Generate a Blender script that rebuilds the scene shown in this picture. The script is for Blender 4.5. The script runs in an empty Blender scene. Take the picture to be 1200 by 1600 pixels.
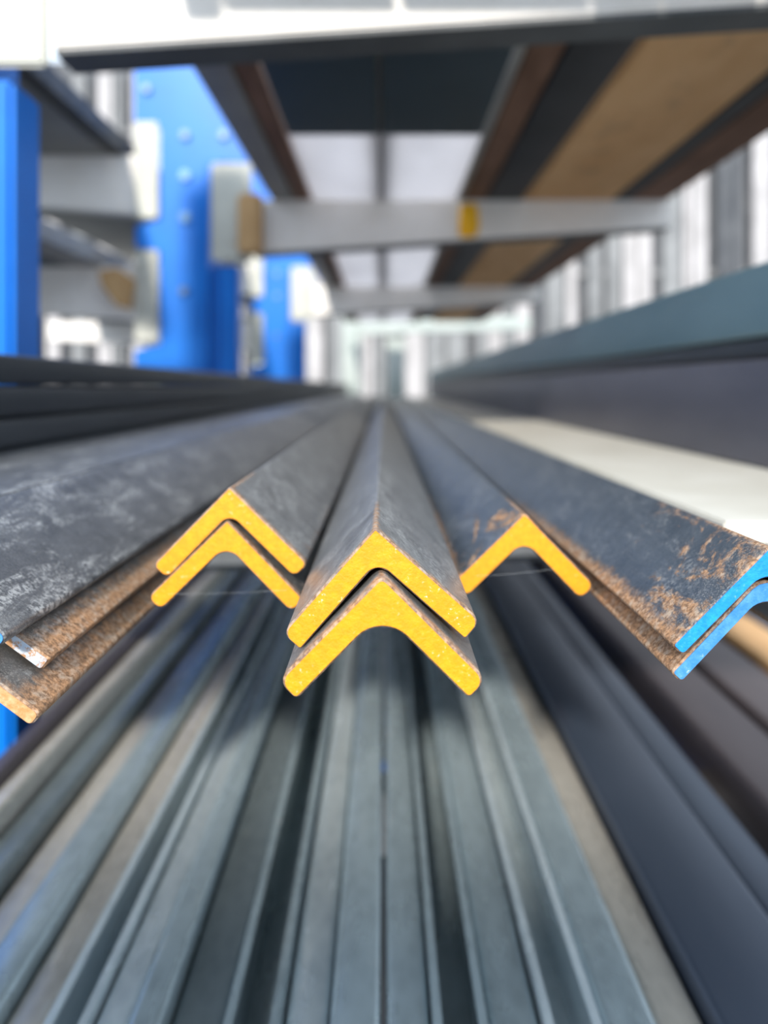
import bpy, bmesh, math, random
from mathutils import Vector, noise

# ------------------------------------------------------------------ camera, light, exposure
scene = bpy.context.scene
C = scene.collection
CZ = 1.25                                    # camera height above the yard floor (m)

cam_d = bpy.data.cameras.new('camera')
cam = bpy.data.objects.new('camera', cam_d)
C.objects.link(cam)
cam.location = (0, 0, CZ)
cam.rotation_euler = (math.radians(90), 0, 0)
cam_d.sensor_fit = 'HORIZONTAL'
cam_d.sensor_width = 36.0
cam_d.lens = 36.0                            # focal length of 1200 px
cam_d.shift_y = -0.1625                      # horizon sits at y = 605 of 1600
cam_d.clip_start = 0.02
cam_d.dof.use_dof = True
cam_d.dof.focus_distance = 0.315
cam_d.dof.aperture_fstop = 5.6
scene.camera = cam

world = bpy.data.worlds.new('world')
scene.world = world
world.use_nodes = True
bg = world.node_tree.nodes['Background']
bg.inputs['Color'].default_value = (0.74, 0.86, 1.0, 1)
bg.inputs['Strength'].default_value = 1.6

sun_d = bpy.data.lights.new('sun', 'SUN')
sun = bpy.data.objects.new('sun', sun_d)
C.objects.link(sun)
sun_d.energy = 4.4
sun_d.angle = math.radians(3.0)
sun_d.color = (1.0, 0.95, 0.87)
sun.location = (-1, -4, 5)
sun.rotation_euler = Vector((0.10, 0.90, -0.44)).to_track_quat('-Z', 'Y').to_euler()

vs = scene.view_settings
vs.view_transform = 'Standard'
vs.look = 'None'
vs.gamma = 1.0
vs.use_curve_mapping = False
vs.exposure = 0.2
scene.cycles.use_denoising = True
scene.cycles.max_bounces = 8

rng = random.Random(4)

# ------------------------------------------------------------------ helpers
def tag(o, label=None, cat=None, group=None, kind=None):
    if label: o['label'] = label
    if cat: o['category'] = cat
    if group: o['group'] = group
    if kind: o['kind'] = kind
    return o

EPS = 0.0004                                 # a hair of air where one thing rests on another

def link(name, me, mat, parent=None, loc=(0, 0, 0)):
    o = bpy.data.objects.new(name, me)
    C.objects.link(o)
    if mat is not None and not me.materials:
        me.materials.append(mat)
    o.location = loc
    if parent is not None:
        o.parent = parent
    return o

def empty(name, loc=(0, 0, 0)):
    o = bpy.data.objects.new(name, None)
    o.empty_display_size = 0.05
    C.objects.link(o)
    o.location = loc
    return o

def finish(bm, name, smooth=False):
    bmesh.ops.recalc_face_normals(bm, faces=bm.faces[:])
    me = bpy.data.meshes.new(name)
    bm.to_mesh(me)
    bm.free()
    if smooth:
        for p in me.polygons:
            p.use_smooth = True
        try:
            me.set_sharp_from_angle(angle=math.radians(35))
        except Exception:
            pass
    return me

def add_prism(bm, prof, y0, y1):
    """solid prism: closed profile in (x, z) extruded along y"""
    a = [bm.verts.new((x, y0, z)) for x, z in prof]
    b = [bm.verts.new((x, y1, z)) for x, z in prof]
    n = len(prof)
    for i in range(n):
        j = (i + 1) % n
        bm.faces.new((a[i], a[j], b[j], b[i]))
    bm.faces.new(a)
    bm.faces.new(b)
    bmesh.ops.recalc_face_normals(bm, faces=bm.faces[:])

def prism(name, prof, y0, y1, bevel=0.0):
    bm = bmesh.new()
    add_prism(bm, prof, y0, y1)
    if bevel:
        bmesh.ops.bevel(bm, geom=bm.edges[:], offset=bevel, segments=2, affect='EDGES', clamp_overlap=True)
    return finish(bm, name, bool(bevel))

def add_box(bm, x0, x1, y0, y1, z0, z1):
    add_prism(bm, [(x0, z0), (x1, z0), (x1, z1), (x0, z1)], y0, y1)

def box(name, x0, x1, y0, y1, z0, z1, bevel=0.002):
    return prism(name, [(x0, z0), (x1, z0), (x1, z1), (x0, z1)], y0, y1, bevel)

def arc(cx, cz, r, a0, a1, n):
    return [(cx + r * math.cos(a0 + (a1 - a0) * i / n), cz + r * math.sin(a0 + (a1 - a0) * i / n)) for i in range(n + 1)]

def rrect(w, h, r, n=4):
    P = math.pi
    out = []
    for cx, cz, a in ((w / 2 - r, h / 2 - r, 0), (-w / 2 + r, h / 2 - r, P / 2), (-w / 2 + r, -h / 2 + r, P), (w / 2 - r, -h / 2 + r, 1.5 * P)):
        out += arc(cx, cz, r, a, a + P / 2, n)
    return out

def tube_mesh(name, w, h, length, wall, r):
    """hollow rectangular section along +y, centred on x, standing on z = 0"""
    o = [(x, z + h / 2) for x, z in rrect(w, h, r)]
    i = [(x, z + h / 2) for x, z in rrect(w - 2 * wall, h - 2 * wall, max(r - wall, 0.0006))]
    bm = bmesh.new()
    ys = [0, length]
    R = {}
    for k, y in enumerate(ys):
        R['o', k] = [bm.verts.new((x, y, z)) for x, z in o]
        R['i', k] = [bm.verts.new((x, y, z)) for x, z in i]
    n = len(o)
    for a in range(n):
        b = (a + 1) % n
        bm.faces.new((R['o', 0][a], R['o', 0][b], R['o', 1][b], R['o', 1][a]))
        bm.faces.new((R['i', 0][b], R['i', 0][a], R['i', 1][a], R['i', 1][b]))
        for k in (0, 1):
            bm.faces.new((R['o', k][a], R['i', k][a], R['i', k][b], R['o', k][b]))
    return finish(bm, name, True)

def channel_mesh(name, w, h, length, wall, lip):
    """lipped channel along +y, open at the top, standing on z = 0"""
    a = w / 2
    prof = [(-a, 0), (a, 0), (a, h), (a - lip, h), (a - lip, h - wall), (a - wall, h - wall), (a - wall, wall),
            (-a + wall, wall), (-a + wall, h - wall), (-a + lip, h - wall), (-a + lip, h), (-a, h)]
    return prism(name, prof, 0, length, 0.0007)

# ------------------------------------------------------------------ materials
class NT:
    def __init__(self, name):
        self.m = bpy.data.materials.new(name)
        self.m.use_nodes = True
        self.t = self.m.node_tree
        self.b = self.t.nodes['Principled BSDF']
    def n(self, kind, **kw):
        nd = self.t.nodes.new(kind)
        for k, v in kw.items():
            if k in nd.inputs: nd.inputs[k].default_value = v
            else: setattr(nd, k, v)
        return nd
    def l(self, a, b): self.t.links.new(a, b)
    def coords(self, scale=(1, 1, 1), which='Object'):
        tc = self.n('ShaderNodeTexCoord')
        mp = self.n('ShaderNodeMapping')
        mp.inputs['Scale'].default_value = scale
        self.l(tc.outputs[which], mp.inputs['Vector'])
        if which == 'Object':                 # every object gets its own patch of the pattern
            oi = self.n('ShaderNodeObjectInfo')
            ml = self.n('ShaderNodeMath', operation='MULTIPLY'); ml.inputs[1].default_value = 37.0
            self.l(oi.outputs['Random'], ml.inputs[0])
            cb = self.n('ShaderNodeCombineXYZ')
            for k in range(3): self.l(ml.outputs[0], cb.inputs[k])
            self.l(cb.outputs[0], mp.inputs['Location'])
        return mp.outputs[0]
    def noise(self, vec, scale, detail=5, rough=0.6, dist=0.0):
        nd = self.n('ShaderNodeTexNoise')
        nd.inputs['Scale'].default_value = scale
        nd.inputs['Detail'].default_value = detail
        nd.inputs['Roughness'].default_value = rough
        nd.inputs['Distortion'].default_value = dist
        self.l(vec, nd.inputs['Vector'])
        return nd.outputs['Fac']
    def ramp(self, fac, lo, hi, a=0.0, b=1.0):
        mr = self.n('ShaderNodeMapRange')
        mr.interpolation_type = 'SMOOTHSTEP'
        mr.inputs['From Min'].default_value = lo
        mr.inputs['From Max'].default_value = hi
        mr.inputs['To Min'].default_value = a
        mr.inputs['To Max'].default_value = b
        self.l(fac, mr.inputs['Value'])
        return mr.outputs['Result']
    def math(self, op, a, b):
        nd = self.n('ShaderNodeMath', operation=op)
        for k, v in enumerate((a, b)):
            if isinstance(v, (int, float)): nd.inputs[k].default_value = v
            else: self.l(v, nd.inputs[k])
        return nd.outputs[0]
    def mix(self, fac, a, b):
        nd = self.n('ShaderNodeMix', data_type='RGBA')
        if isinstance(fac, (int, float)): nd.inputs[0].default_value = fac
        else: self.l(fac, nd.inputs[0])
        for idx, v in ((6, a), (7, b)):
            if isinstance(v, tuple): nd.inputs[idx].default_value = (*v, 1)
            else: self.l(v, nd.inputs[idx])
        return nd.outputs[2]
    def bump(self, h, strength, dist):
        bp = self.n('ShaderNodeBump')
        bp.inputs['Strength'].default_value = strength
        bp.inputs['Distance'].default_value = dist
        self.l(h, bp.inputs['Height'])
        self.l(bp.outputs[0], self.b.inputs['Normal'])
    def attr(self, name):
        nd = self.n('ShaderNodeAttribute', attribute_name=name)
        return nd.outputs['Fac']
    def out(self, col, rough, metal=0.0, spec=None):
        if isinstance(col, tuple): self.b.inputs['Base Color'].default_value = (*col, 1)
        else: self.l(col, self.b.inputs['Base Color'])
        if isinstance(rough, (int, float)): self.b.inputs['Roughness'].default_value = rough
        else: self.l(rough, self.b.inputs['Roughness'])
        if isinstance(metal, (int, float)): self.b.inputs['Metallic'].default_value = metal
        else: self.l(metal, self.b.inputs['Metallic'])
        if spec is not None: self.b.inputs['Specular IOR Level'].default_value = spec
        return self.m

def mill_steel(name, dark, light, scuff=0.5, rust_toe=0.5, rust_end=0.3, rust_patch=0.0, toe_w=0.014, rough=0.42):
    """hot rolled steel: blue-grey scale, pale scuffs, rust that follows toes and cut ends"""
    k = NT(name)
    vo = k.coords((1, 1, 1))
    vs_ = k.coords((1.0, 0.28, 1.0))
    base = k.mix(k.ramp(k.noise(vo, 60, 6, 0.65), 0.3, 0.7), dark, light)
    fine = k.noise(vo, 900, 3, 0.6)
    base = k.mix(k.ramp(fine, 0.35, 0.75, 0, 0.35), base, tuple(c * 1.9 for c in light))
    # pale scuffs and scratches across the face
    sc = k.math('MULTIPLY', k.ramp(k.noise(vs_, 55, 6, 0.75, 0.6), 0.46, 0.66), k.ramp(k.noise(vo, 420, 4, 0.7), 0.40, 0.62))
    tc0 = k.n('ShaderNodeTexCoord'); sp0 = k.n('ShaderNodeSeparateXYZ'); k.l(tc0.outputs['Object'], sp0.inputs[0])
    sc = k.math('MULTIPLY', k.math('MULTIPLY', sc, scuff), k.ramp(sp0.outputs['Y'], 0.05, 0.5, 1.25, 0.5))
    col = k.mix(sc, base, (0.50, 0.50, 0.49))
    grain = k.math('MULTIPLY', k.ramp(k.noise(vo, 1300, 3, 0.7), 0.50, 0.66), k.ramp(sp0.outputs['Y'], 0.0, 0.035, 0.75, 0.0))
    col = k.mix(grain, col, (0.42, 0.40, 0.37))
    # rust
    rn = k.noise(vo, 150, 7, 0.72, 0.4)
    rc = k.mix(k.ramp(k.noise(vo, 420, 5, 0.75), 0.3, 0.68), (0.13, 0.075, 0.045), (0.58, 0.31, 0.15))
    rc = k.mix(k.ramp(k.noise(vo, 210, 5, 0.7), 0.46, 0.68, 0, 0.8), rc, (0.46, 0.38, 0.30))
    toe = k.ramp(k.attr('toe'), 0.0, toe_w, 1.0, 0.0)
    sep = k.n('ShaderNodeSeparateXYZ')
    tc = k.n('ShaderNodeTexCoord')
    k.l(tc.outputs['Object'], sep.inputs[0])
    end = k.ramp(sep.outputs['Y'], 0.0, 0.016, 1.0, 0.0)
    near = k.ramp(sep.outputs['Y'], 0.10, 0.55, 1.0, 0.25)
    m1 = k.math('MULTIPLY', k.math('MULTIPLY', toe, near), rust_toe)
    m2 = k.math('MULTIPLY', end, rust_end)
    pn = k.ramp(k.noise(k.coords((1.0, 0.45, 1.0)), 30, 7, 0.72, 0.8), 0.44, 0.66)
    m3 = k.math('MULTIPLY', k.math('MULTIPLY', pn, k.ramp(sep.outputs['Y'], 0.07, 0.16, 1.0, 0.0)), rust_patch)
    rg = k.math('MULTIPLY', k.ramp(k.attr('ridge'), 0.0005, 0.0045, 1.0, 0.0), k.ramp(sep.outputs['Y'], 0.02, 0.13, 0.58, 0.08))
    m = k.math('MAXIMUM', k.math('MAXIMUM', k.math('MAXIMUM', m1, m2), m3), rg)
    rm = k.ramp(k.math('ADD', k.math('MULTIPLY', m, 0.9), k.math('SUBTRACT', rn, 0.5)), 0.22, 0.66)
    rm = k.math('MULTIPLY', rm, k.ramp(m, 0.02, 0.2))
    col = k.mix(rm, col, rc)
    k.bump(k.math('ADD', k.math('MULTIPLY', k.noise(vo, 700, 4, 0.7), k.math('ADD', k.math('MULTIPLY', rm, 1.2), 0.35)), k.math('MULTIPLY', k.noise(vo, 90, 3), 0.6)), 0.55, 0.0007)
    return k.out(col, k.math('ADD', k.math('MULTIPLY', rm, 0.4), rough), k.math('SUBTRACT', 0.28, k.math('MULTIPLY', rm, 0.28)))

def end_paint(name, col, light, chip=0.45, chip_col=(0.75, 0.70, 0.62), edge=0.0):
    k = NT(name)
    vo = k.coords()
    c = k.mix(k.ramp(k.noise(vo, 260, 5, 0.65), 0.35, 0.7), col, light)
    sp = k.math('MULTIPLY', k.ramp(k.noise(vo, 520, 4, 0.62), 0.61, 0.69), k.ramp(k.noise(vo, 75, 2), 0.46, 0.62))
    c = k.mix(k.math('MULTIPLY', sp, chip), c, chip_col)
    if edge:
        c = k.mix(k.ramp(k.noise(vo, 140, 6, 0.7), 0.60 - edge * 0.22, 0.66 - edge * 0.16), c, (0.42, 0.22, 0.10))
    dk = k.ramp(k.noise(vo, 1500, 2, 0.5), 0.62, 0.75, 0, 0.22)
    c = k.mix(dk, c, tuple(v * 0.45 for v in col))
    k.bump(k.noise(vo, 650, 4, 0.65), 0.5, 0.0006)
    return k.out(c, 0.5)

def paint(name, col, light=None, scale=12, rough=0.45, wear=0.0, wear_col=(0.2, 0.1, 0.05), stretch=(1, 1, 1), metal=0.0):
    k = NT(name)
    vo = k.coords(stretch)
    c = k.mix(k.ramp(k.noise(vo, scale, 5, 0.6), 0.32, 0.7), col, light or tuple(v * 1.25 for v in col))
    if wear:
        c = k.mix(k.math('MULTIPLY', k.ramp(k.noise(vo, scale * 2.3, 6, 0.7), 0.56, 0.68), wear), c, wear_col)
    k.bump(k.noise(vo, scale * 14, 3, 0.6), 0.25, 0.0006)
    return k.out(c, rough, metal, 0.3)

def galvanised(name, tint, rough=0.27, metal=0.32):
    k = NT(name)
    vo = k.coords((1, 0.25, 1))
    v = k.n('ShaderNodeTexVoronoi')
    v.inputs['Scale'].default_value = 120
    k.l(k.coords((1, 0.5, 1)), v.inputs['Vector'])
    c = k.mix(k.ramp(k.noise(vo, 16, 5, 0.6), 0.3, 0.7), tuple(t * 0.72 for t in tint), tint)
    c = k.mix(k.ramp(v.outputs['Distance'], 0.1, 0.9, 0, 0.25), c, tuple(min(1, t * 1.35) for t in tint))
    c = k.mix(k.ramp(k.noise(vo, 60, 4, 0.7), 0.60, 0.75, 0, 0.5), c, (0.62, 0.64, 0.62))
    k.bump(k.noise(vo, 30, 3), 0.12, 0.001)
    return k.out(c, k.ramp(k.noise(vo, 22, 4), 0.3, 0.7, rough - 0.06, rough + 0.1), metal)

M = {}
M['steel'] = mill_steel('mill_scale_steel', (0.11, 0.11, 0.112), (0.21, 0.21, 0.21), 0.6, 0.35, 0.6)
M['steel_scuffed'] = mill_steel('scuffed_mill_steel', (0.066, 0.070, 0.077), (0.135, 0.138, 0.145), 1.1, 0.12, 0.25)
M['steel_rusty'] = mill_steel('rusty_toe_steel', (0.07, 0.068, 0.066), (0.13, 0.125, 0.12), 0.8, 0.85, 0.5, toe_w=0.026)
M['steel_blue'] = mill_steel('blue_grey_mill_steel', (0.035, 0.050, 0.068), (0.070, 0.088, 0.108), 0.30, 0.75, 0.25, rust_patch=0.8, toe_w=0.016, rough=0.36)
M['yellow'] = end_paint('yellow_end_paint', (0.80, 0.29, 0.0005), (0.88, 0.35, 0.001), 0.45)
M['yellow_speckled'] = end_paint('speckled_yellow_end_paint', (0.78, 0.285, 0.0005), (0.88, 0.355, 0.001), 0.9)
M['blue_end'] = end_paint('blue_end_paint', (0.004, 0.24, 0.78), (0.012, 0.33, 0.92), 0.25)
M['blue_end_worn'] = end_paint('worn_blue_end_paint', (0.035, 0.22, 0.60), (0.09, 0.32, 0.72), 0.8, (0.55, 0.62, 0.70))
M['pale_end'] = end_paint('chipped_pale_blue_end', (0.42, 0.52, 0.66), (0.62, 0.66, 0.70), 0.8, (0.35, 0.20, 0.12), edge=0.5)
M['rust_end'] = end_paint('orange_rust_end', (0.55, 0.24, 0.08), (0.70, 0.42, 0.22), 0.7, (0.75, 0.62, 0.50))
M['post_blue'] = paint('blue_rack_paint', (0.0, 0.138, 0.56), (0.0, 0.172, 0.66), 5, 0.38)
M['cream'] = paint('cream_arm_paint', (0.80, 0.755, 0.70), (0.88, 0.84, 0.80), 7, 0.5, 0.18, (0.45, 0.36, 0.26))
M['plate_white'] = paint('white_end_plate_paint', (0.46, 0.46, 0.41), (0.56, 0.56, 0.50), 10, 0.5, 0.3, (0.38, 0.30, 0.20))
M['underside_dark'] = paint('dark_underside_shade', (0.075, 0.08, 0.085), (0.11, 0.115, 0.12), 9, 0.6)  # shade of the arm undersides put into the colour
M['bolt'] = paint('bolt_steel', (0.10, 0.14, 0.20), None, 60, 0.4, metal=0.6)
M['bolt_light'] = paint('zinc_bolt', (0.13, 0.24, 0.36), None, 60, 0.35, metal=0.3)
M['galv'] = galvanised('galvanised_steel', (0.41, 0.495, 0.525))
M['galv_pale'] = galvanised('pale_galvanised_steel', (0.68, 0.77, 0.81), 0.22)
M['galv_dark'] = galvanised('dull_galvanised_steel', (0.22, 0.265, 0.28), 0.30)
M['galv_warm'] = galvanised('warm_grey_galvanised_steel', (0.64, 0.60, 0.53), 0.30)
M['dark_tube'] = paint('dark_mill_tube', (0.030, 0.036, 0.045), (0.055, 0.062, 0.072), 9, 0.4, 0.15, (0.18, 0.17, 0.16), (1, .2, 1), 0.3)
M['slate_tube'] = paint('slate_blue_steel', (0.060, 0.080, 0.115), (0.085, 0.105, 0.145), 6, 0.36, 0.2, (0.10, 0.085, 0.10), (1, .25, 1), 0.35)
M['mauve_tube'] = paint('mauve_brown_steel', (0.070, 0.060, 0.068), (0.11, 0.092, 0.098), 6, 0.45, 0.3, (0.16, 0.12, 0.11), (1, .25, 1), 0.2)
M['violet_tube'] = paint('violet_grey_steel', (0.075, 0.078, 0.105), (0.12, 0.12, 0.15), 5, 0.42, 0.25, (0.10, 0.075, 0.08), (1, .3, 1), 0.2)
M['teal_tube'] = paint('teal_blue_steel', (0.085, 0.16, 0.20), (0.14, 0.225, 0.265), 6, 0.42, 0.15, (0.16, 0.20, 0.22), (1, .25, 1), 0.2)
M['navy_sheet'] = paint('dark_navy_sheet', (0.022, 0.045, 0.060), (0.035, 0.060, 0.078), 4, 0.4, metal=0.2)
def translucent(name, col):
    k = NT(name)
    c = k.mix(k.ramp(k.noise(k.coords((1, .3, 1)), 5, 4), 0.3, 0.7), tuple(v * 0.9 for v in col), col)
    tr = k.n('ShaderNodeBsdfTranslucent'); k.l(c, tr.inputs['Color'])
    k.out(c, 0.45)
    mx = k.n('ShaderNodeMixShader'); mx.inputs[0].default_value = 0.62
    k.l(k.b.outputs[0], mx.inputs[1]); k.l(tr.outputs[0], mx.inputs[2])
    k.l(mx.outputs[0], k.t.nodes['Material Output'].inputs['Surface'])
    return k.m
M['lit_sheet'] = translucent('lit_translucent_sheet', (0.86, 0.84, 0.85))  # pale and translucent so the far part of the sheets looks lit
M['rust_bar'] = paint('rust_brown_steel', (0.15, 0.075, 0.045), (0.24, 0.13, 0.085), 14, 0.7, 0.4, (0.10, 0.05, 0.035), (1, .3, 1))
M['rust_plank'] = paint('orange_rust_plank', (0.66, 0.38, 0.17), (0.78, 0.49, 0.25), 8, 0.7, 0.35, (0.30, 0.22, 0.15), (1, .35, 1))
M['black_tube'] = paint('near_black_steel', (0.012, 0.014, 0.018), (0.028, 0.030, 0.036), 6, 0.5)
M['grey_sheet'] = paint('mid_grey_sheet', (0.24, 0.23, 0.22), (0.32, 0.31, 0.29), 5, 0.5, 0.2, (0.20, 0.15, 0.11))
M['cream_tube'] = paint('cream_painted_tube', (0.66, 0.625, 0.54), (0.76, 0.73, 0.65), 9, 0.45, 0.12, (0.6, 0.55, 0.46))
M['timber'] = paint('tan_timber', (0.45, 0.27, 0.12), (0.58, 0.37, 0.18), 20, 0.7, stretch=(1, 1, .3))
M['tag_yellow'] = paint('yellow_tag', (0.85, 0.42, 0.01), (0.92, 0.50, 0.02), 20, 0.5)
M['packer'] = paint('dark_packer_steel', (0.05, 0.05, 0.05), (0.09, 0.085, 0.08), 20, 0.6)
M['slat_white'] = paint('white_slat', (0.36, 0.345, 0.345), (0.47, 0.45, 0.455), 3, 0.6)
M['slat_grey'] = paint('grey_slat', (0.17, 0.175, 0.18), (0.26, 0.265, 0.27), 3, 0.6)
M['slat_green'] = paint('pale_green_slat', (0.36, 0.41, 0.39), (0.46, 0.50, 0.48), 3, 0.6)
M['slat_dark'] = paint('dark_slat', (0.07, 0.075, 0.085), (0.12, 0.125, 0.135), 3, 0.7)
M['concrete'] = paint('yard_concrete', (0.085, 0.083, 0.080), (0.13, 0.127, 0.12), 2.5, 0.85, 0.3, (0.2, 0.19, 0.18))
M['web'] = paint('cobweb_silk', (0.75, 0.78, 0.80), None, 10, 0.4)

# ------------------------------------------------------------------ setting: floor and the slatted wall at the end of the yard
fl = link('floor', box('floor', -9, 9, -9, 11, -0.1, 0, 0), M['concrete'])
tag(fl, 'grey concrete yard floor under the racks', kind='structure')

fw = link('shade_wall', box('shade_wall', -1.3, 1.3, -1.62, -1.5, 0, CZ + 0.66, 0.01), M['cream'])  # added behind the camera to shade the front of the lower shelf
tag(fw, 'added unseen cream wall that shades the lower shelf front', kind='structure')

WALL_D = 9.2
bw = link('wall_back', box('wall_back', -7, 7, WALL_D + 0.12, WALL_D + 0.2, 0, 5.2, 0), M['slat_dark'])
tag(bw, 'dark backing wall behind pale upright slats', kind='structure')
slat_cache = {}
x = -6.8
while x < 6.8:
    w = rng.choice((0.09, 0.12, 0.16, 0.22))
    key = (w, rng.choice(('slat_white', 'slat_white', 'slat_green' if x < 1.0 else 'slat_white', 'slat_grey', 'slat_grey' if x < .2 else 'slat_dark')))
    if key not in slat_cache:
        slat_cache[key] = box('slat', -w / 2, w / 2, -0.03, 0.03, 0.0, 5.0, 0.006)
        slat_cache[key].materials.append(M[key[1]])
    link('slat', slat_cache[key], None, bw, (x + w / 2, WALL_D + rng.uniform(0, .05), 0.02))
    x += w + rng.choice((0.015, 0.03, 0.08, 0.14))
for z in (0.9, 2.6, 4.3):
    link('rail', box('rail', -6.9, 6.9, WALL_D + 0.085, WALL_D + 0.118, z, z + 0.07, 0), M['slat_grey'], bw)

# ------------------------------------------------------------------ cantilever rack uprights
XR = -0.411                                  # right hand face of the posts
H_TOP, H_MID, H_LOW = 0.525, -0.1535, -0.450  # top faces of the three arm levels, relative to the lens

def px(x, y, D=2.15):
    return ((x - 600) / 1200 * D, CZ + (605 - y) / 1200 * D)

def tapered(x0, x1, top, deep0, deep1):
    return [(x0, top - deep0), (x1, top - deep1), (x1, top), (x0, top)]

def bolt_mesh(r=0.012, d=0.014):
    bm = bmesh.new()
    prof = [(r * math.cos(a * math.pi / 3), r * math.sin(a * math.pi / 3)) for a in range(6)]
    add_prism(bm, prof, -d, 0)
    return finish(bm, 'bolt')
BOLT = bolt_mesh(); BOLT.materials.append(M['bolt'])
BOLT_L = bolt_mesh(0.015, 0.012); BOLT_L.materials.append(M['bolt_light'])

def upright(D, label, packing=False):
    root = empty('cantilever_rack_upright', (0, D, 0))
    shade_h = 0.006
    tag(root, label, 'rack', 'blue rack uprights with cream arms')
    # front plate of the post, cut out around the arm sockets
    o = [px(210, -60), px(375, -60), px(375, 195), px(398, 235), px(420, 262), px(416, 300), px(388, 258), px(345, 252),
         px(329, 268), px(325, 415), px(325, 600)]
    o += [(o[-1][0], 0.02), (px(250, 0)[0], 0.02), px(250, 600), px(210, 592), px(210, 548), px(250, 538), px(250, 392), px(212, 386),
          px(212, 352), px(250, 344), px(250, 205), px(242, 190), px(210, 190)]
    link('front_plate', prism('front_plate', o, 0.0, 0.016), M['post_blue'], root)
    link('post', box('post', px(254, 0)[0], px(322, 0)[0], 0.0162, 0.20, 0.0, CZ + 1.15, 0.004), M['post_blue'], root)
    link('flange', box('flange', px(326, 0)[0], px(340, 0)[0], 0.012, 0.12, 0.0, px(0, 414)[1], 0.006), M['post_blue'], root)
    link('channel', box('channel', px(341, 0)[0], XR, 0.0, 0.072, 0.0, px(0, 414)[1], 0.006), M['post_blue'], root)
    link('foot', box('foot', -0.95, 0.75, 0.03, 0.17, 0.0, 0.12, 0.006), M['post_blue'], root)
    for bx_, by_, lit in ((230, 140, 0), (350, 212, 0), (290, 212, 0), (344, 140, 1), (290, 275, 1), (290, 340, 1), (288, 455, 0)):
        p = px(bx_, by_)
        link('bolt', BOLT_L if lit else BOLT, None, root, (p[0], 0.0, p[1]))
    # right hand arms, one per level
    for top, d0, d1, mat in ((H_TOP, 0.150, 0.076, 'cream'), (H_MID, 0.050, 0.012, 'cream'), (H_LOW, 0.080, 0.050, 'cream')):
        a = link('arm', prism('arm', tapered(-0.366, 0.806, CZ + top, d0, d1), 0.0, 0.052, 0.003), M[mat], root)
        link('underside_shade', prism('underside_shade', [(-0.364, CZ + top - d0 - shade_h), (0.80, CZ + top - d1 - shade_h), (0.80, CZ + top - d1 - 0.0002), (-0.364, CZ + top - d0 - 0.0002)], 0.002, 0.056), M['underside_dark'], a)  # dark plate added so the arm's underside reads as shaded
        if top == H_TOP:
            e0, e1 = px(331, 409), px(394, 256)
            link('end_plate', box('end_plate', e0[0], e1[0], -0.012, 0.0, e0[1], e1[1], 0.004), M['plate_white'], a)
        else:
            link('end_plate', box('end_plate', XR + 0.001, -0.367, -0.01, 0.062, CZ + top - d0 - 0.03, CZ + top - 0.002, 0.002), M['plate_white'], a)
    # left hand arms of the double sided rack
    for (y0, y1, p0, p1) in ((242, 336, 192, 342), (416, 500, 392, 534)):
        zt, zb = px(0, y0)[1], px(0, y1)[1]
        a = link('arm', prism('arm', [(-1.75, zt - 0.09), (-0.655, zb), (-0.655, zt), (-1.75, zt)], 0.0, 0.062, 0.004), M['cream'], root)
        e0, e1 = px(212, p1), px(248, p0)
        link('end_plate', box('end_plate', e0[0], e1[0], -0.012, 0.0, e0[1], e1[1], 0.004), M['plate_white'], a)
    return root

D1, D2, D3 = 0.85, 2.15, 4.0
upright(D1, 'bright blue rack upright nearest the camera with cream arm across the top')
upright(D2, 'blue rack upright in the middle, carrying the arm with the yellow tag')
upright(D3, 'farthest blue rack upright, half hidden behind the middle upright')
# a pale rack upright near the end of the row
far = empty('pale_rack_upright', (0, 6.62, 0))
tag(far, 'small pale grey-green rack upright far down the row', 'rack')
link('post', box('post', -0.36, -0.20, 0, 0.12, 0, CZ + 0.75, 0.006), M['slat_green'], far)
link('post', box('post', 0.02, 0.18, 0.02, 0.14, 0, CZ + 0.45, 0.006), M['slat_green'], far)
link('arm', prism('arm', tapered(-0.2, 1.25, CZ + 0.60, 0.15, 0.10), -0.06, -0.001, 0.004), M['slat_green'], far)
link('foot', box('foot', -0.6, 0.6, -0.05, 0.17, -0.0, 0.1, 0.004), M['slat_green'], far)

p0 = px(716, 372, D2 - 0.002); p1 = px(748, 318, D2 - 0.002)
bm = bmesh.new()
add_prism(bm, [(p0[0], p0[1] + .012), (p0[0] + .014, p0[1]), (p1[0] - .008, p0[1] + .004), (p1[0], p0[1] + .03), (p1[0] - .004, p1[1] - .01), (p1[0] - .02, p1[1]), (p0[0] + .006, p1[1] - .006)], D2 - 0.0105, D2 - 0.0005)
t = link('yellow_tag', finish(bm, 'yellow_tag'), M['tag_yellow'])
tag(t, 'small yellow tag on the middle cream arm', 'tag')
p0 = px(372, 398, D2 - 0.03); p1 = px(410, 303, D2 - 0.03)
t = link('timber_block', box('timber_block', p0[0], p1[0], D2 - 0.045, D2 - 0.0125, p0[1], p1[1], 0.008), M['timber'])
tag(t, 'tan timber block at the root of the middle cream arm', 'block')
p0 = px(158, 478, D2 - 0.02); p1 = px(205, 420, D2 - 0.02)
bm = bmesh.new()
add_prism(bm, [(p0[0] + .05, p0[1]), (p1[0], p0[1] - .01), (p1[0] + .01, p1[1] - .03), (p0[0] + .05, p1[1]), (p0[0], p1[1] - .01), (p0[0] + .01, p1[1] - .05)], D2 - 0.045, D2 - 0.013)
t = link('timber_wedge', finish(bm, 'timber_wedge'), M['timber'])
tag(t, 'tan timber wedge on the lower left arm beside blue post', 'block')

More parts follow.
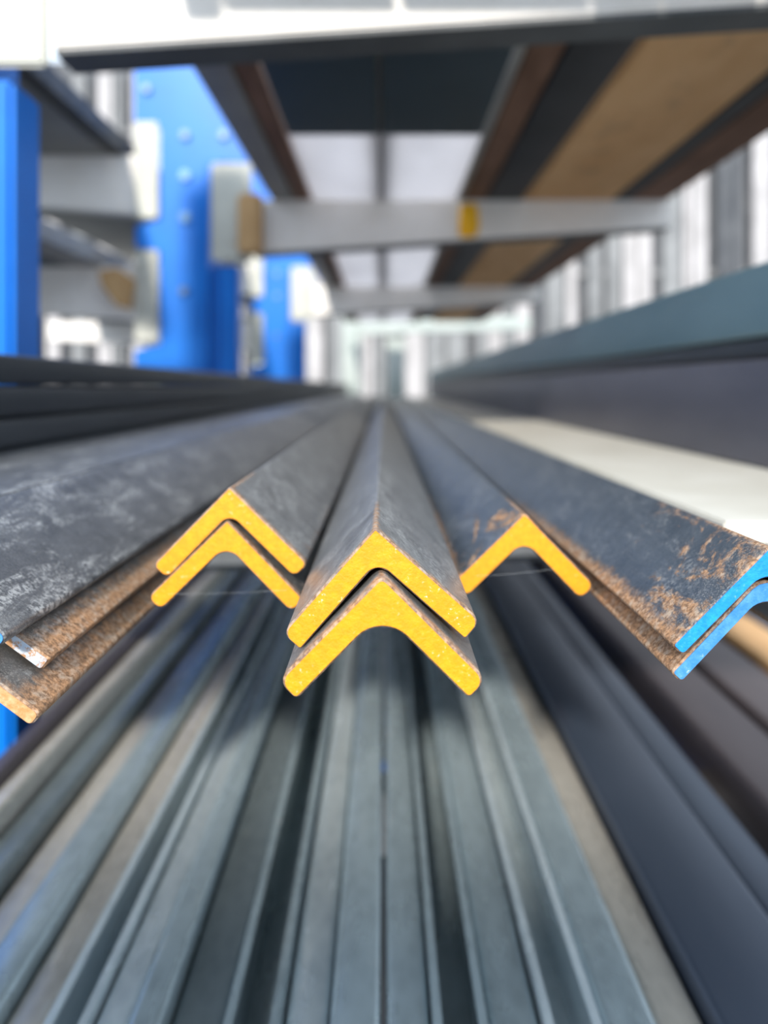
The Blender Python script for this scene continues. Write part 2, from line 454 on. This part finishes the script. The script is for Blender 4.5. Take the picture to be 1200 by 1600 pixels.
# ------------------------------------------------------------------ steel angle bars
def angle_profile(L, t, R, r_out, r_in, r_apex, rot):
    """L section with the corner up: returns (x, z, toe distance) points, corner at the origin"""
    P = math.pi
    pts = []
    pts += arc(r_apex, r_apex, r_apex, 1.5 * P, P, 4)                 # outer corner, from leg u to leg v
    pts += arc(r_out, L - r_out, r_out, P, P / 2, 5)                  # toe of leg v
    pts += arc(t - r_in, L - r_in, r_in, P / 2, 0, 5)
    pts += arc(t + R, t + R, R, P, 1.5 * P, 8)                        # inner fillet
    pts += arc(L - r_in, t - r_in, r_in, P / 2, 0, 5)                 # toe of leg u
    pts += arc(L - r_out, r_out, r_out, 0, -P / 2, 5)
    c, s = math.cos(math.radians(rot)), math.sin(math.radians(rot))
    q = math.sqrt(0.5)
    out = []
    for u, v in pts:
        x_, z_ = (v - u) * q, -(u + v) * q
        out.append((x_ * c - z_ * s, x_ * s + z_ * c, L - max(u, v)))
    return out

def angle_bar(label, D, X, H, L, t, mat, endmat, rot=0.0, R=0.009, r_out=0.002, r_in=0.004, r_apex=0.0012, length=6.0, group=None, cham=0.0007, rough_cut=0.0002):
    prof = angle_profile(L, t, R, r_out, r_in, r_apex, rot)
    n = len(prof)
    cx = sum(p[0] for p in prof) / n; cz = sum(p[1] for p in prof) / n
    # inset profile for the chamfered cut
    ins = angle_profile(L - 2 * cham, t - 2 * cham, R + cham, max(r_out - cham, .0004), max(r_in - cham, .0004), max(r_apex - cham, .0004), rot)
    sh = cham * math.sqrt(2)
    rr = math.radians(rot)
    ins = [(a + sh * math.sin(rr), b - sh * math.cos(rr), c) for a, b, c in ins]
    bm = bmesh.new()
    lay = bm.verts.layers.float.new('toe')
    rid = bm.verts.layers.float.new('ridge')
    ys = [0.0, cham * 1.3, 0.004, 0.012, 0.03, 0.08, 0.3, length]
    rings = []
    for k, y in enumerate(ys):
        pr = ins if k == 0 else prof
        ring = []
        for i, (a, b, c) in enumerate(pr):
            jit = 0.0
            if k in (1, 2): jit = rough_cut * noise.noise(Vector((a * 900 + D * 77, b * 900, k * 3.1)))
            v = bm.verts.new((a * (1 + jit * 8), y + (jit if k == 1 else 0), b + jit))
            v[lay] = max(c, 0)
            v[rid] = max(L - c, 0)
            ring.append(v)
        rings.append(ring)
    for k in range(len(ys) - 1):
        for i in range(n):
            j = (i + 1) % n
            bm.faces.new((rings[k][i], rings[k][j], rings[k + 1][j], rings[k + 1][i]))
    bm.faces.new(rings[0])
    bm.faces.new(rings[-1])
    o = link('angle_bar', finish(bm, 'angle_bar', True), mat, None, (X, D, CZ + H))
    tag(o, label, 'steel bar', group)
    # the paint on the cut end
    bm = bmesh.new()
    add_prism(bm, [(a, b) for a, b, c in ins], -0.0004, -0.00002)
    link('painted_end', finish(bm, 'painted_end'), endmat, o)
    return o

G = 'steel angle bars on the rack shelf'
angle_bar('yellow-ended steel angle bar at centre front, upper of the pair', 0.30, -0.0034, -0.0549, 0.0552, 0.0096, M['steel'], M['yellow_speckled'], rot=3.6, R=0.006, r_out=0.0042, r_in=0.0014, group=G)
angle_bar('yellow-ended steel angle bar at centre front, lower of the pair', 0.29, -0.0008, -0.0712, 0.0562, 0.0100, M['steel'], M['yellow'], rot=0.3, R=0.013, r_out=0.0050, r_in=0.0022, r_apex=0.003, cham=0.0009, group=G)
angle_bar('yellow-ended steel angle bar left of centre, upper of its pair', 0.39, -0.0784, -0.0507, 0.0556, 0.0098, M['steel'], M['yellow_speckled'], rot=0.6, R=0.006, r_out=0.0030, r_in=0.0040, group=G)
angle_bar('yellow-ended steel angle bar left of centre, lower of its pair', 0.39, -0.0797, -0.0675, 0.0562, 0.0092, M['steel'], M['yellow'], rot=-0.8, R=0.008, r_out=0.0036, r_in=0.0040, group=G)
angle_bar('single yellow-ended steel angle bar right of centre', 0.415, 0.0760, -0.0679, 0.0545, 0.0108, M['steel_blue'], M['yellow'], rot=-1.0, R=0.008, r_out=0.0045, r_in=0.0045, r_apex=0.002, group=G)
angle_bar('blue-ended steel angle bar with rust patches at right, upper of the pair', 0.302, 0.1520, -0.0622, 0.0552, 0.0060, M['steel_blue'], M['blue_end'], rot=0.3, R=0.010, r_out=0.0014, r_in=0.0022, group=G)
angle_bar('blue-ended steel angle bar at right, lower of the pair', 0.306, 0.1525, -0.0735, 0.0555, 0.0058, M['steel_rusty'], M['blue_end_worn'], rot=1.5, R=0.010, r_out=0.0016, r_in=0.0020, r_apex=0.009, group=G)
angle_bar('large scuffed grey angle bar at left, uppermost of three', 0.300, -0.2017, -0.0571, 0.0680, 0.0062, M['steel_scuffed'], M['blue_end_worn'], rot=8.6, R=0.009, r_out=0.0028, r_in=0.0028, group=G)
angle_bar('large rusty angle bar at left with chipped pale end, middle of three', 0.320, -0.2011, -0.0676, 0.0770, 0.0062, M['steel_rusty'], M['pale_end'], rot=8.6, r_apex=0.008, R=0.009, r_out=0.0008, r_in=0.0020, group=G)
angle_bar('large rusty angle bar at left with orange rusted end, lowest of three', 0.300, -0.2009, -0.0783, 0.0830, 0.0064, M['steel_rusty'], M['rust_end'], rot=8.6, r_apex=0.008, R=0.009, r_out=0.0022, r_in=0.0024, group=G)

# flat bar lying along the ridge of the large left bars
fb = link('flat_bar', box('flat_bar', -0.091, 0.0, 0, 6.0, 0, 0.0042, 0.0006), M['steel_scuffed'], None, (-0.2075, 0.29, CZ - 0.0626))
fb.rotation_euler = (0, math.radians(4.0), 0)
tag(fb, 'scuffed dark flat bar along the ridge of the large left angles', 'steel bar')

# steel packers that carry the bars on the middle arms
for D in (D1, D2, D3):
    nm = {D1: 'nearest', D2: 'middle', D3: 'farthest'}[D]
    for (xa, xb, ztop, what) in ((-0.1155, -0.042, -0.1090, 'left yellow-ended bars'), (-0.038, 0.0375, -0.1130, 'centre yellow-ended bars'), (0.041, 0.1105, -0.1075, 'single yellow-ended bar'), (0.113, 0.190, -0.1190, 'blue-ended bars')):
        o = link('packing_strip', box('packing_strip', xa, xb, D + 0.012, D + 0.05, CZ + H_MID + EPS, CZ + ztop, 0.001), M['packer'])
        tag(o, 'dark packing strip on the %s arm beneath the %s' % (nm, what), 'packer', 'packing strips under the bars')

# ------------------------------------------------------------------ other stock on the middle shelf
words = ['uppermost', 'second', 'third', 'fourth', 'fifth', 'sixth', 'lowest']
hh = (0.027 - H_MID) / 7
tm = tube_mesh('dark_tube', 0.066, hh - 0.0006, 6.0, 0.003, 0.0045)
for i in range(7):
    o = link('dark_tube', tm, M['dark_tube'], None, (-0.3365 + (0.003 if i in (1, 4) else 0), 0.36 + rng.uniform(0, .05), CZ + EPS + 0.027 - (i + 1) * hh))
    tag(o, ('%s dark tube in the stack in front of the blue posts' % words[i]) if i in (0, 6) else '%s dark tube from the top in stack before the blue posts' % words[i], 'steel tube', 'dark tubes stacked at left')

o = link('cream_plank', box('cream_plank', 0.203, 0.467, 0, 5.4, 0, 0.0135, 0.0015), M['cream_tube'], None, (0, 0.457, CZ - 0.0935))
tag(o, 'wide cream painted plank right of the blue-ended bars', 'steel plank')
for X0, lab in ((0.255, 'black bearer tube under the inner half of the cream plank'), (0.400, 'black bearer tube under the outer half of the cream plank')):
    o = link('bearer_tube', tube_mesh('bearer_tube', 0.10, -0.0935 - H_MID - 2 * EPS, 4.9, 0.003, 0.004), M['black_tube'], None, (X0, 0.80, CZ + H_MID + EPS))
    tag(o, lab, 'steel tube', 'bearer tubes under the cream plank')
for (h0, h1, X0, w, mat, lab) in ((-0.0798, 0.0280, 0.370, 0.085, 'violet_tube', 'deep violet-grey steel tube resting on the cream tube'),
                                  (0.0284, 0.0500, 0.376, 0.075, 'dark_tube', 'thin dark tube between the violet and teal tubes'),
                                  (0.0504, 0.1230, 0.371, 0.080, 'teal_tube', 'teal blue steel tube topping the right hand stack')):
    o = link('stacked_tube', tube_mesh('stacked_tube', w, h1 - h0, 5.9, 0.003, 0.005), M[mat], None, (X0 + w / 2, 0.42, CZ + h0))
    tag(o, lab, 'steel tube', 'tubes stacked at right')

# ------------------------------------------------------------------ lower shelf: galvanised tubes, then darker tubes to the right
HL = -0.390
ordn = ['first', 'second', 'third', 'fourth', 'fifth', 'sixth', 'seventh', 'eighth', 'ninth', 'tenth', 'eleventh', 'twelfth']
left_edges = [(514, 594, 'galv'), (440, 510, 'galv_pale'), (350, 436, 'galv'), (255, 345, 'galv_dark'), (200, 251, 'galv'), (140, 196, 'galv_pale'), (66, 136, 'galv_pale'),
              (-10, 62, 'galv_warm'), (-90, -14, 'galv'), (-172, -94, 'galv_warm'), (-250, -176, 'galv_dark')]
right_edges = [(604, 672, 'galv'), (676, 762, 'galv'), (766, 846, 'galv'), (850, 940, 'galv_pale'), (944, 1030, 'galv'), (1034, 1115, 'galv_warm')]
def low_tube(a, b, mat, label, h=HL, group='galvanised tubes on the lower shelf', name='galvanised_tube', D=0.33, open_top=False):
    k = 0.390 / 995.0
    w = (b - a) * k
    ht = h - H_LOW - EPS
    me = channel_mesh(name, w, ht, 5.9, 0.0025, 0.0060) if open_top else tube_mesh(name, w, ht, 5.9, 0.0022, min(0.0058, w * 0.2))
    o = link(name, me, M[mat], None, ((a + b - 1200) / 2 * k, D + rng.uniform(0, .04), CZ + H_LOW + EPS))
    tag(o, label, 'steel tube', group)
    return o
for i, (a, b, m_) in enumerate(left_edges):
    ch = i in (2, 6)
    low_tube(a, b, m_, '%s galvanised %s, counted leftward from the black centre gap below' % (ordn[i], 'section, an open channel' if ch else 'section'), open_top=ch, name='galvanised_channel' if ch else 'galvanised_tube', h=HL + (0.0, -0.010, 0.003, -0.013, 0.002, -0.006)[i % 6])
for i, (a, b, m_) in enumerate(right_edges):
    ch = i in (1, 3)
    low_tube(a, b, m_, '%s galvanised %s, counted rightward from the black centre gap below' % (ordn[i], 'section, an open channel' if ch else 'section'), open_top=ch, name='galvanised_channel' if ch else 'galvanised_tube', h=HL + (-0.001, 0.003, -0.004, 0.002, 0.000, -0.010)[i % 6])
low_tube(-346, -300, 'mauve_tube', 'raised mauve-brown tube at the left end of lower shelf beside blue posts', -0.354, 'dark tubes on the lower shelf', 'mauve_tube')
low_tube(-296, -254, 'galv_warm', 'narrow galvanised tube beside the raised mauve-brown tube on lower shelf', -0.366)
low_tube(1121, 1322, 'slate_tube', 'wide slate blue tube next to the galvanised tubes on lower shelf', HL + .004, 'dark tubes on the lower shelf', 'slate_tube')
low_tube(1330, 1432, 'slate_tube', 'narrow slate blue tube right of the wide slate tube below', HL - .006, 'dark tubes on the lower shelf', 'slate_tube')
low_tube(1500, 1690, 'mauve_tube', 'mauve-brown tube beyond the dark gap on lower shelf', HL + .006, 'dark tubes on the lower shelf', 'mauve_tube')
low_tube(1706, 1900, 'mauve_tube', 'mauve-brown tube second from the dark gap on lower shelf', HL + .012, 'dark tubes on the lower shelf', 'mauve_tube')
low_tube(1925, 2110, 'rust_plank', 'tan rusty tube under the blue-ended bars on lower shelf', HL + .018, 'dark tubes on the lower shelf', 'rusty_tube')
low_tube(2130, 2500, 'mauve_tube', 'outermost mauve-brown tube at right end of lower shelf', HL + .010, 'dark tubes on the lower shelf', 'mauve_tube')

# ------------------------------------------------------------------ stock on the upper arms, seen from below
def top_stock(name, x0, x1, d0, d1, th, mat, label, base=H_TOP, cat='steel stock', bev=0.002):
    o = link(name, box(name, 0, x1 - x0, 0, d1 - d0, 0, th, bev), M[mat], None, (x0, d0, CZ + base + EPS))
    tag(o, label, cat, 'stock on the upper arms')
    return o
ED = 1.60  # change of light along the sheets put into a dark and a pale material
top_stock('steel_sheet', -0.200, -0.012, 0.62, ED, 0.012, 'navy_sheet', 'near part of overhead sheet, made to look shaded, left of the centre seam', cat='steel sheet')
top_stock('steel_sheet', -0.004, 0.203, 0.62, ED, 0.012, 'navy_sheet', 'near part of overhead sheet, made to look shaded, right of the centre seam', cat='steel sheet')
top_stock('steel_sheet', -0.200, -0.012, ED + .002, 6.2, 0.012, 'lit_sheet', 'far part of overhead sheet, made to look lit, left of the centre seam', cat='steel sheet')
top_stock('steel_sheet', -0.004, 0.203, ED + .002, 6.2, 0.012, 'lit_sheet', 'far part of overhead sheet, made to look lit, right of the centre seam', cat='steel sheet')
top_stock('seam_strip', -0.028, 0.014, 0.64, 6.2, 0.02, 'grey_sheet', 'dull strip seen through the seam between overhead sheets', base=H_TOP + 0.0125, cat='steel strip')
top_stock('rusty_bar', -0.246, -0.206, 0.6, 6.2, 0.05, 'rust_bar', 'dark rusty bar overhead, nearest the blue uprights', cat='steel bar')
o = link('grey_tube', tube_mesh('grey_tube', 0.064, 0.05, 5.2, 0.003, 0.004), M['grey_sheet'], None, (-0.284, 1.0, CZ + H_TOP + EPS))
tag(o, 'grey tube overhead beside the blue uprights', 'steel tube', 'stock on the upper arms')
top_stock('pale_strip', 0.206, 0.222, 0.6, 6.2, 0.03, 'grey_sheet', 'thin grey strip overhead beside the brown bar', cat='steel strip')
top_stock('rusty_bar', 0.224, 0.280, 0.6, 6.2, 0.05, 'rust_bar', 'rust brown bar overhead, leading to the yellow tag', cat='steel bar')
o = link('black_tube', tube_mesh('black_tube', 0.104, 0.06, 5.4, 0.004, 0.006), M['black_tube'], None, (0.336, 0.6, CZ + H_TOP + EPS))
tag(o, 'near black tube overhead between brown bar and orange plank', 'steel tube', 'stock on the upper arms')
top_stock('rusty_plank', 0.398, 0.640, 0.6, 6.2, 0.04, 'rust_plank', 'wide orange-brown rusty plank overhead at right', cat='steel plank')
top_stock('shadow_strip', 0.643, 0.687, 0.6, 6.2, 0.03, 'black_tube', 'added black strip as shadow overhead between orange plank and the outermost rusty bar', cat='steel strip')  # stands in for shadow and stops sun leaking through the gap
top_stock('rusty_bar', 0.690, 0.795, 0.6, 6.2, 0.06, 'rust_bar', 'rusty bar overhead at the tips of the arms', cat='steel bar')
LU, LL = px(0, 242)[1] - CZ, px(0, 416)[1] - CZ
top_stock('steel_sheet', -1.30, -0.770, 1.15, 6.2, 0.02, 'grey_sheet', 'grey sheet on the upper left arms beyond the blue uprights', base=LU, cat='steel sheet')
top_stock('rusty_bar', -0.766, -0.725, 1.10, 6.2, 0.05, 'packer', 'dark bar along the edge of the upper left sheet', base=LU, cat='steel bar')
top_stock('steel_sheet', -1.50, -0.90, 1.35, 6.2, 0.02, 'navy_sheet', 'dark sheet on the lower left arms behind the nearest upright', base=LL, cat='steel sheet')
o = link('grey_tube', tube_mesh('grey_tube', 0.10, 0.05, 4.6, 0.003, 0.004), M['grey_sheet'], None, (-0.835, 1.35, CZ + LL + EPS))
tag(o, 'grey tube on the lower left arms beside the dark sheet', 'steel tube', 'stock on the upper arms')

# ------------------------------------------------------------------ cobweb threads between the bars
def thread(a, b, label):
    cu = bpy.data.curves.new('cobweb_thread', 'CURVE')
    cu.dimensions = '3D'; cu.bevel_depth = 0.000025; cu.bevel_resolution = 0
    sp = cu.splines.new('POLY'); sp.points.add(6)
    for i in range(7):
        f = i / 6
        p = Vector(a).lerp(Vector(b), f); p.z -= 0.0006 * math.sin(math.pi * f)
        sp.points[i].co = (*p, 1)
    me = bpy.data.objects.new('tmp', cu); C.objects.link(me)
    dg = bpy.context.evaluated_depsgraph_get()
    mesh = bpy.data.meshes.new_from_object(me.evaluated_get(dg))
    bpy.data.objects.remove(me)
    o = link('cobweb_thread', mesh, M['web'])
    tag(o, label, 'cobweb', 'cobweb threads between the bars')
def at(x, y, D): return ((x - 600) / 1200 * D, D, CZ + (605 - y) / 1200 * D)
thread(at(262, 928, 0.388), at(448, 922, 0.388), 'fine cobweb thread under the left yellow-ended pair')
thread(at(742, 900, 0.412), at(866, 889, 0.412), 'fine cobweb thread under the single yellow-ended bar')
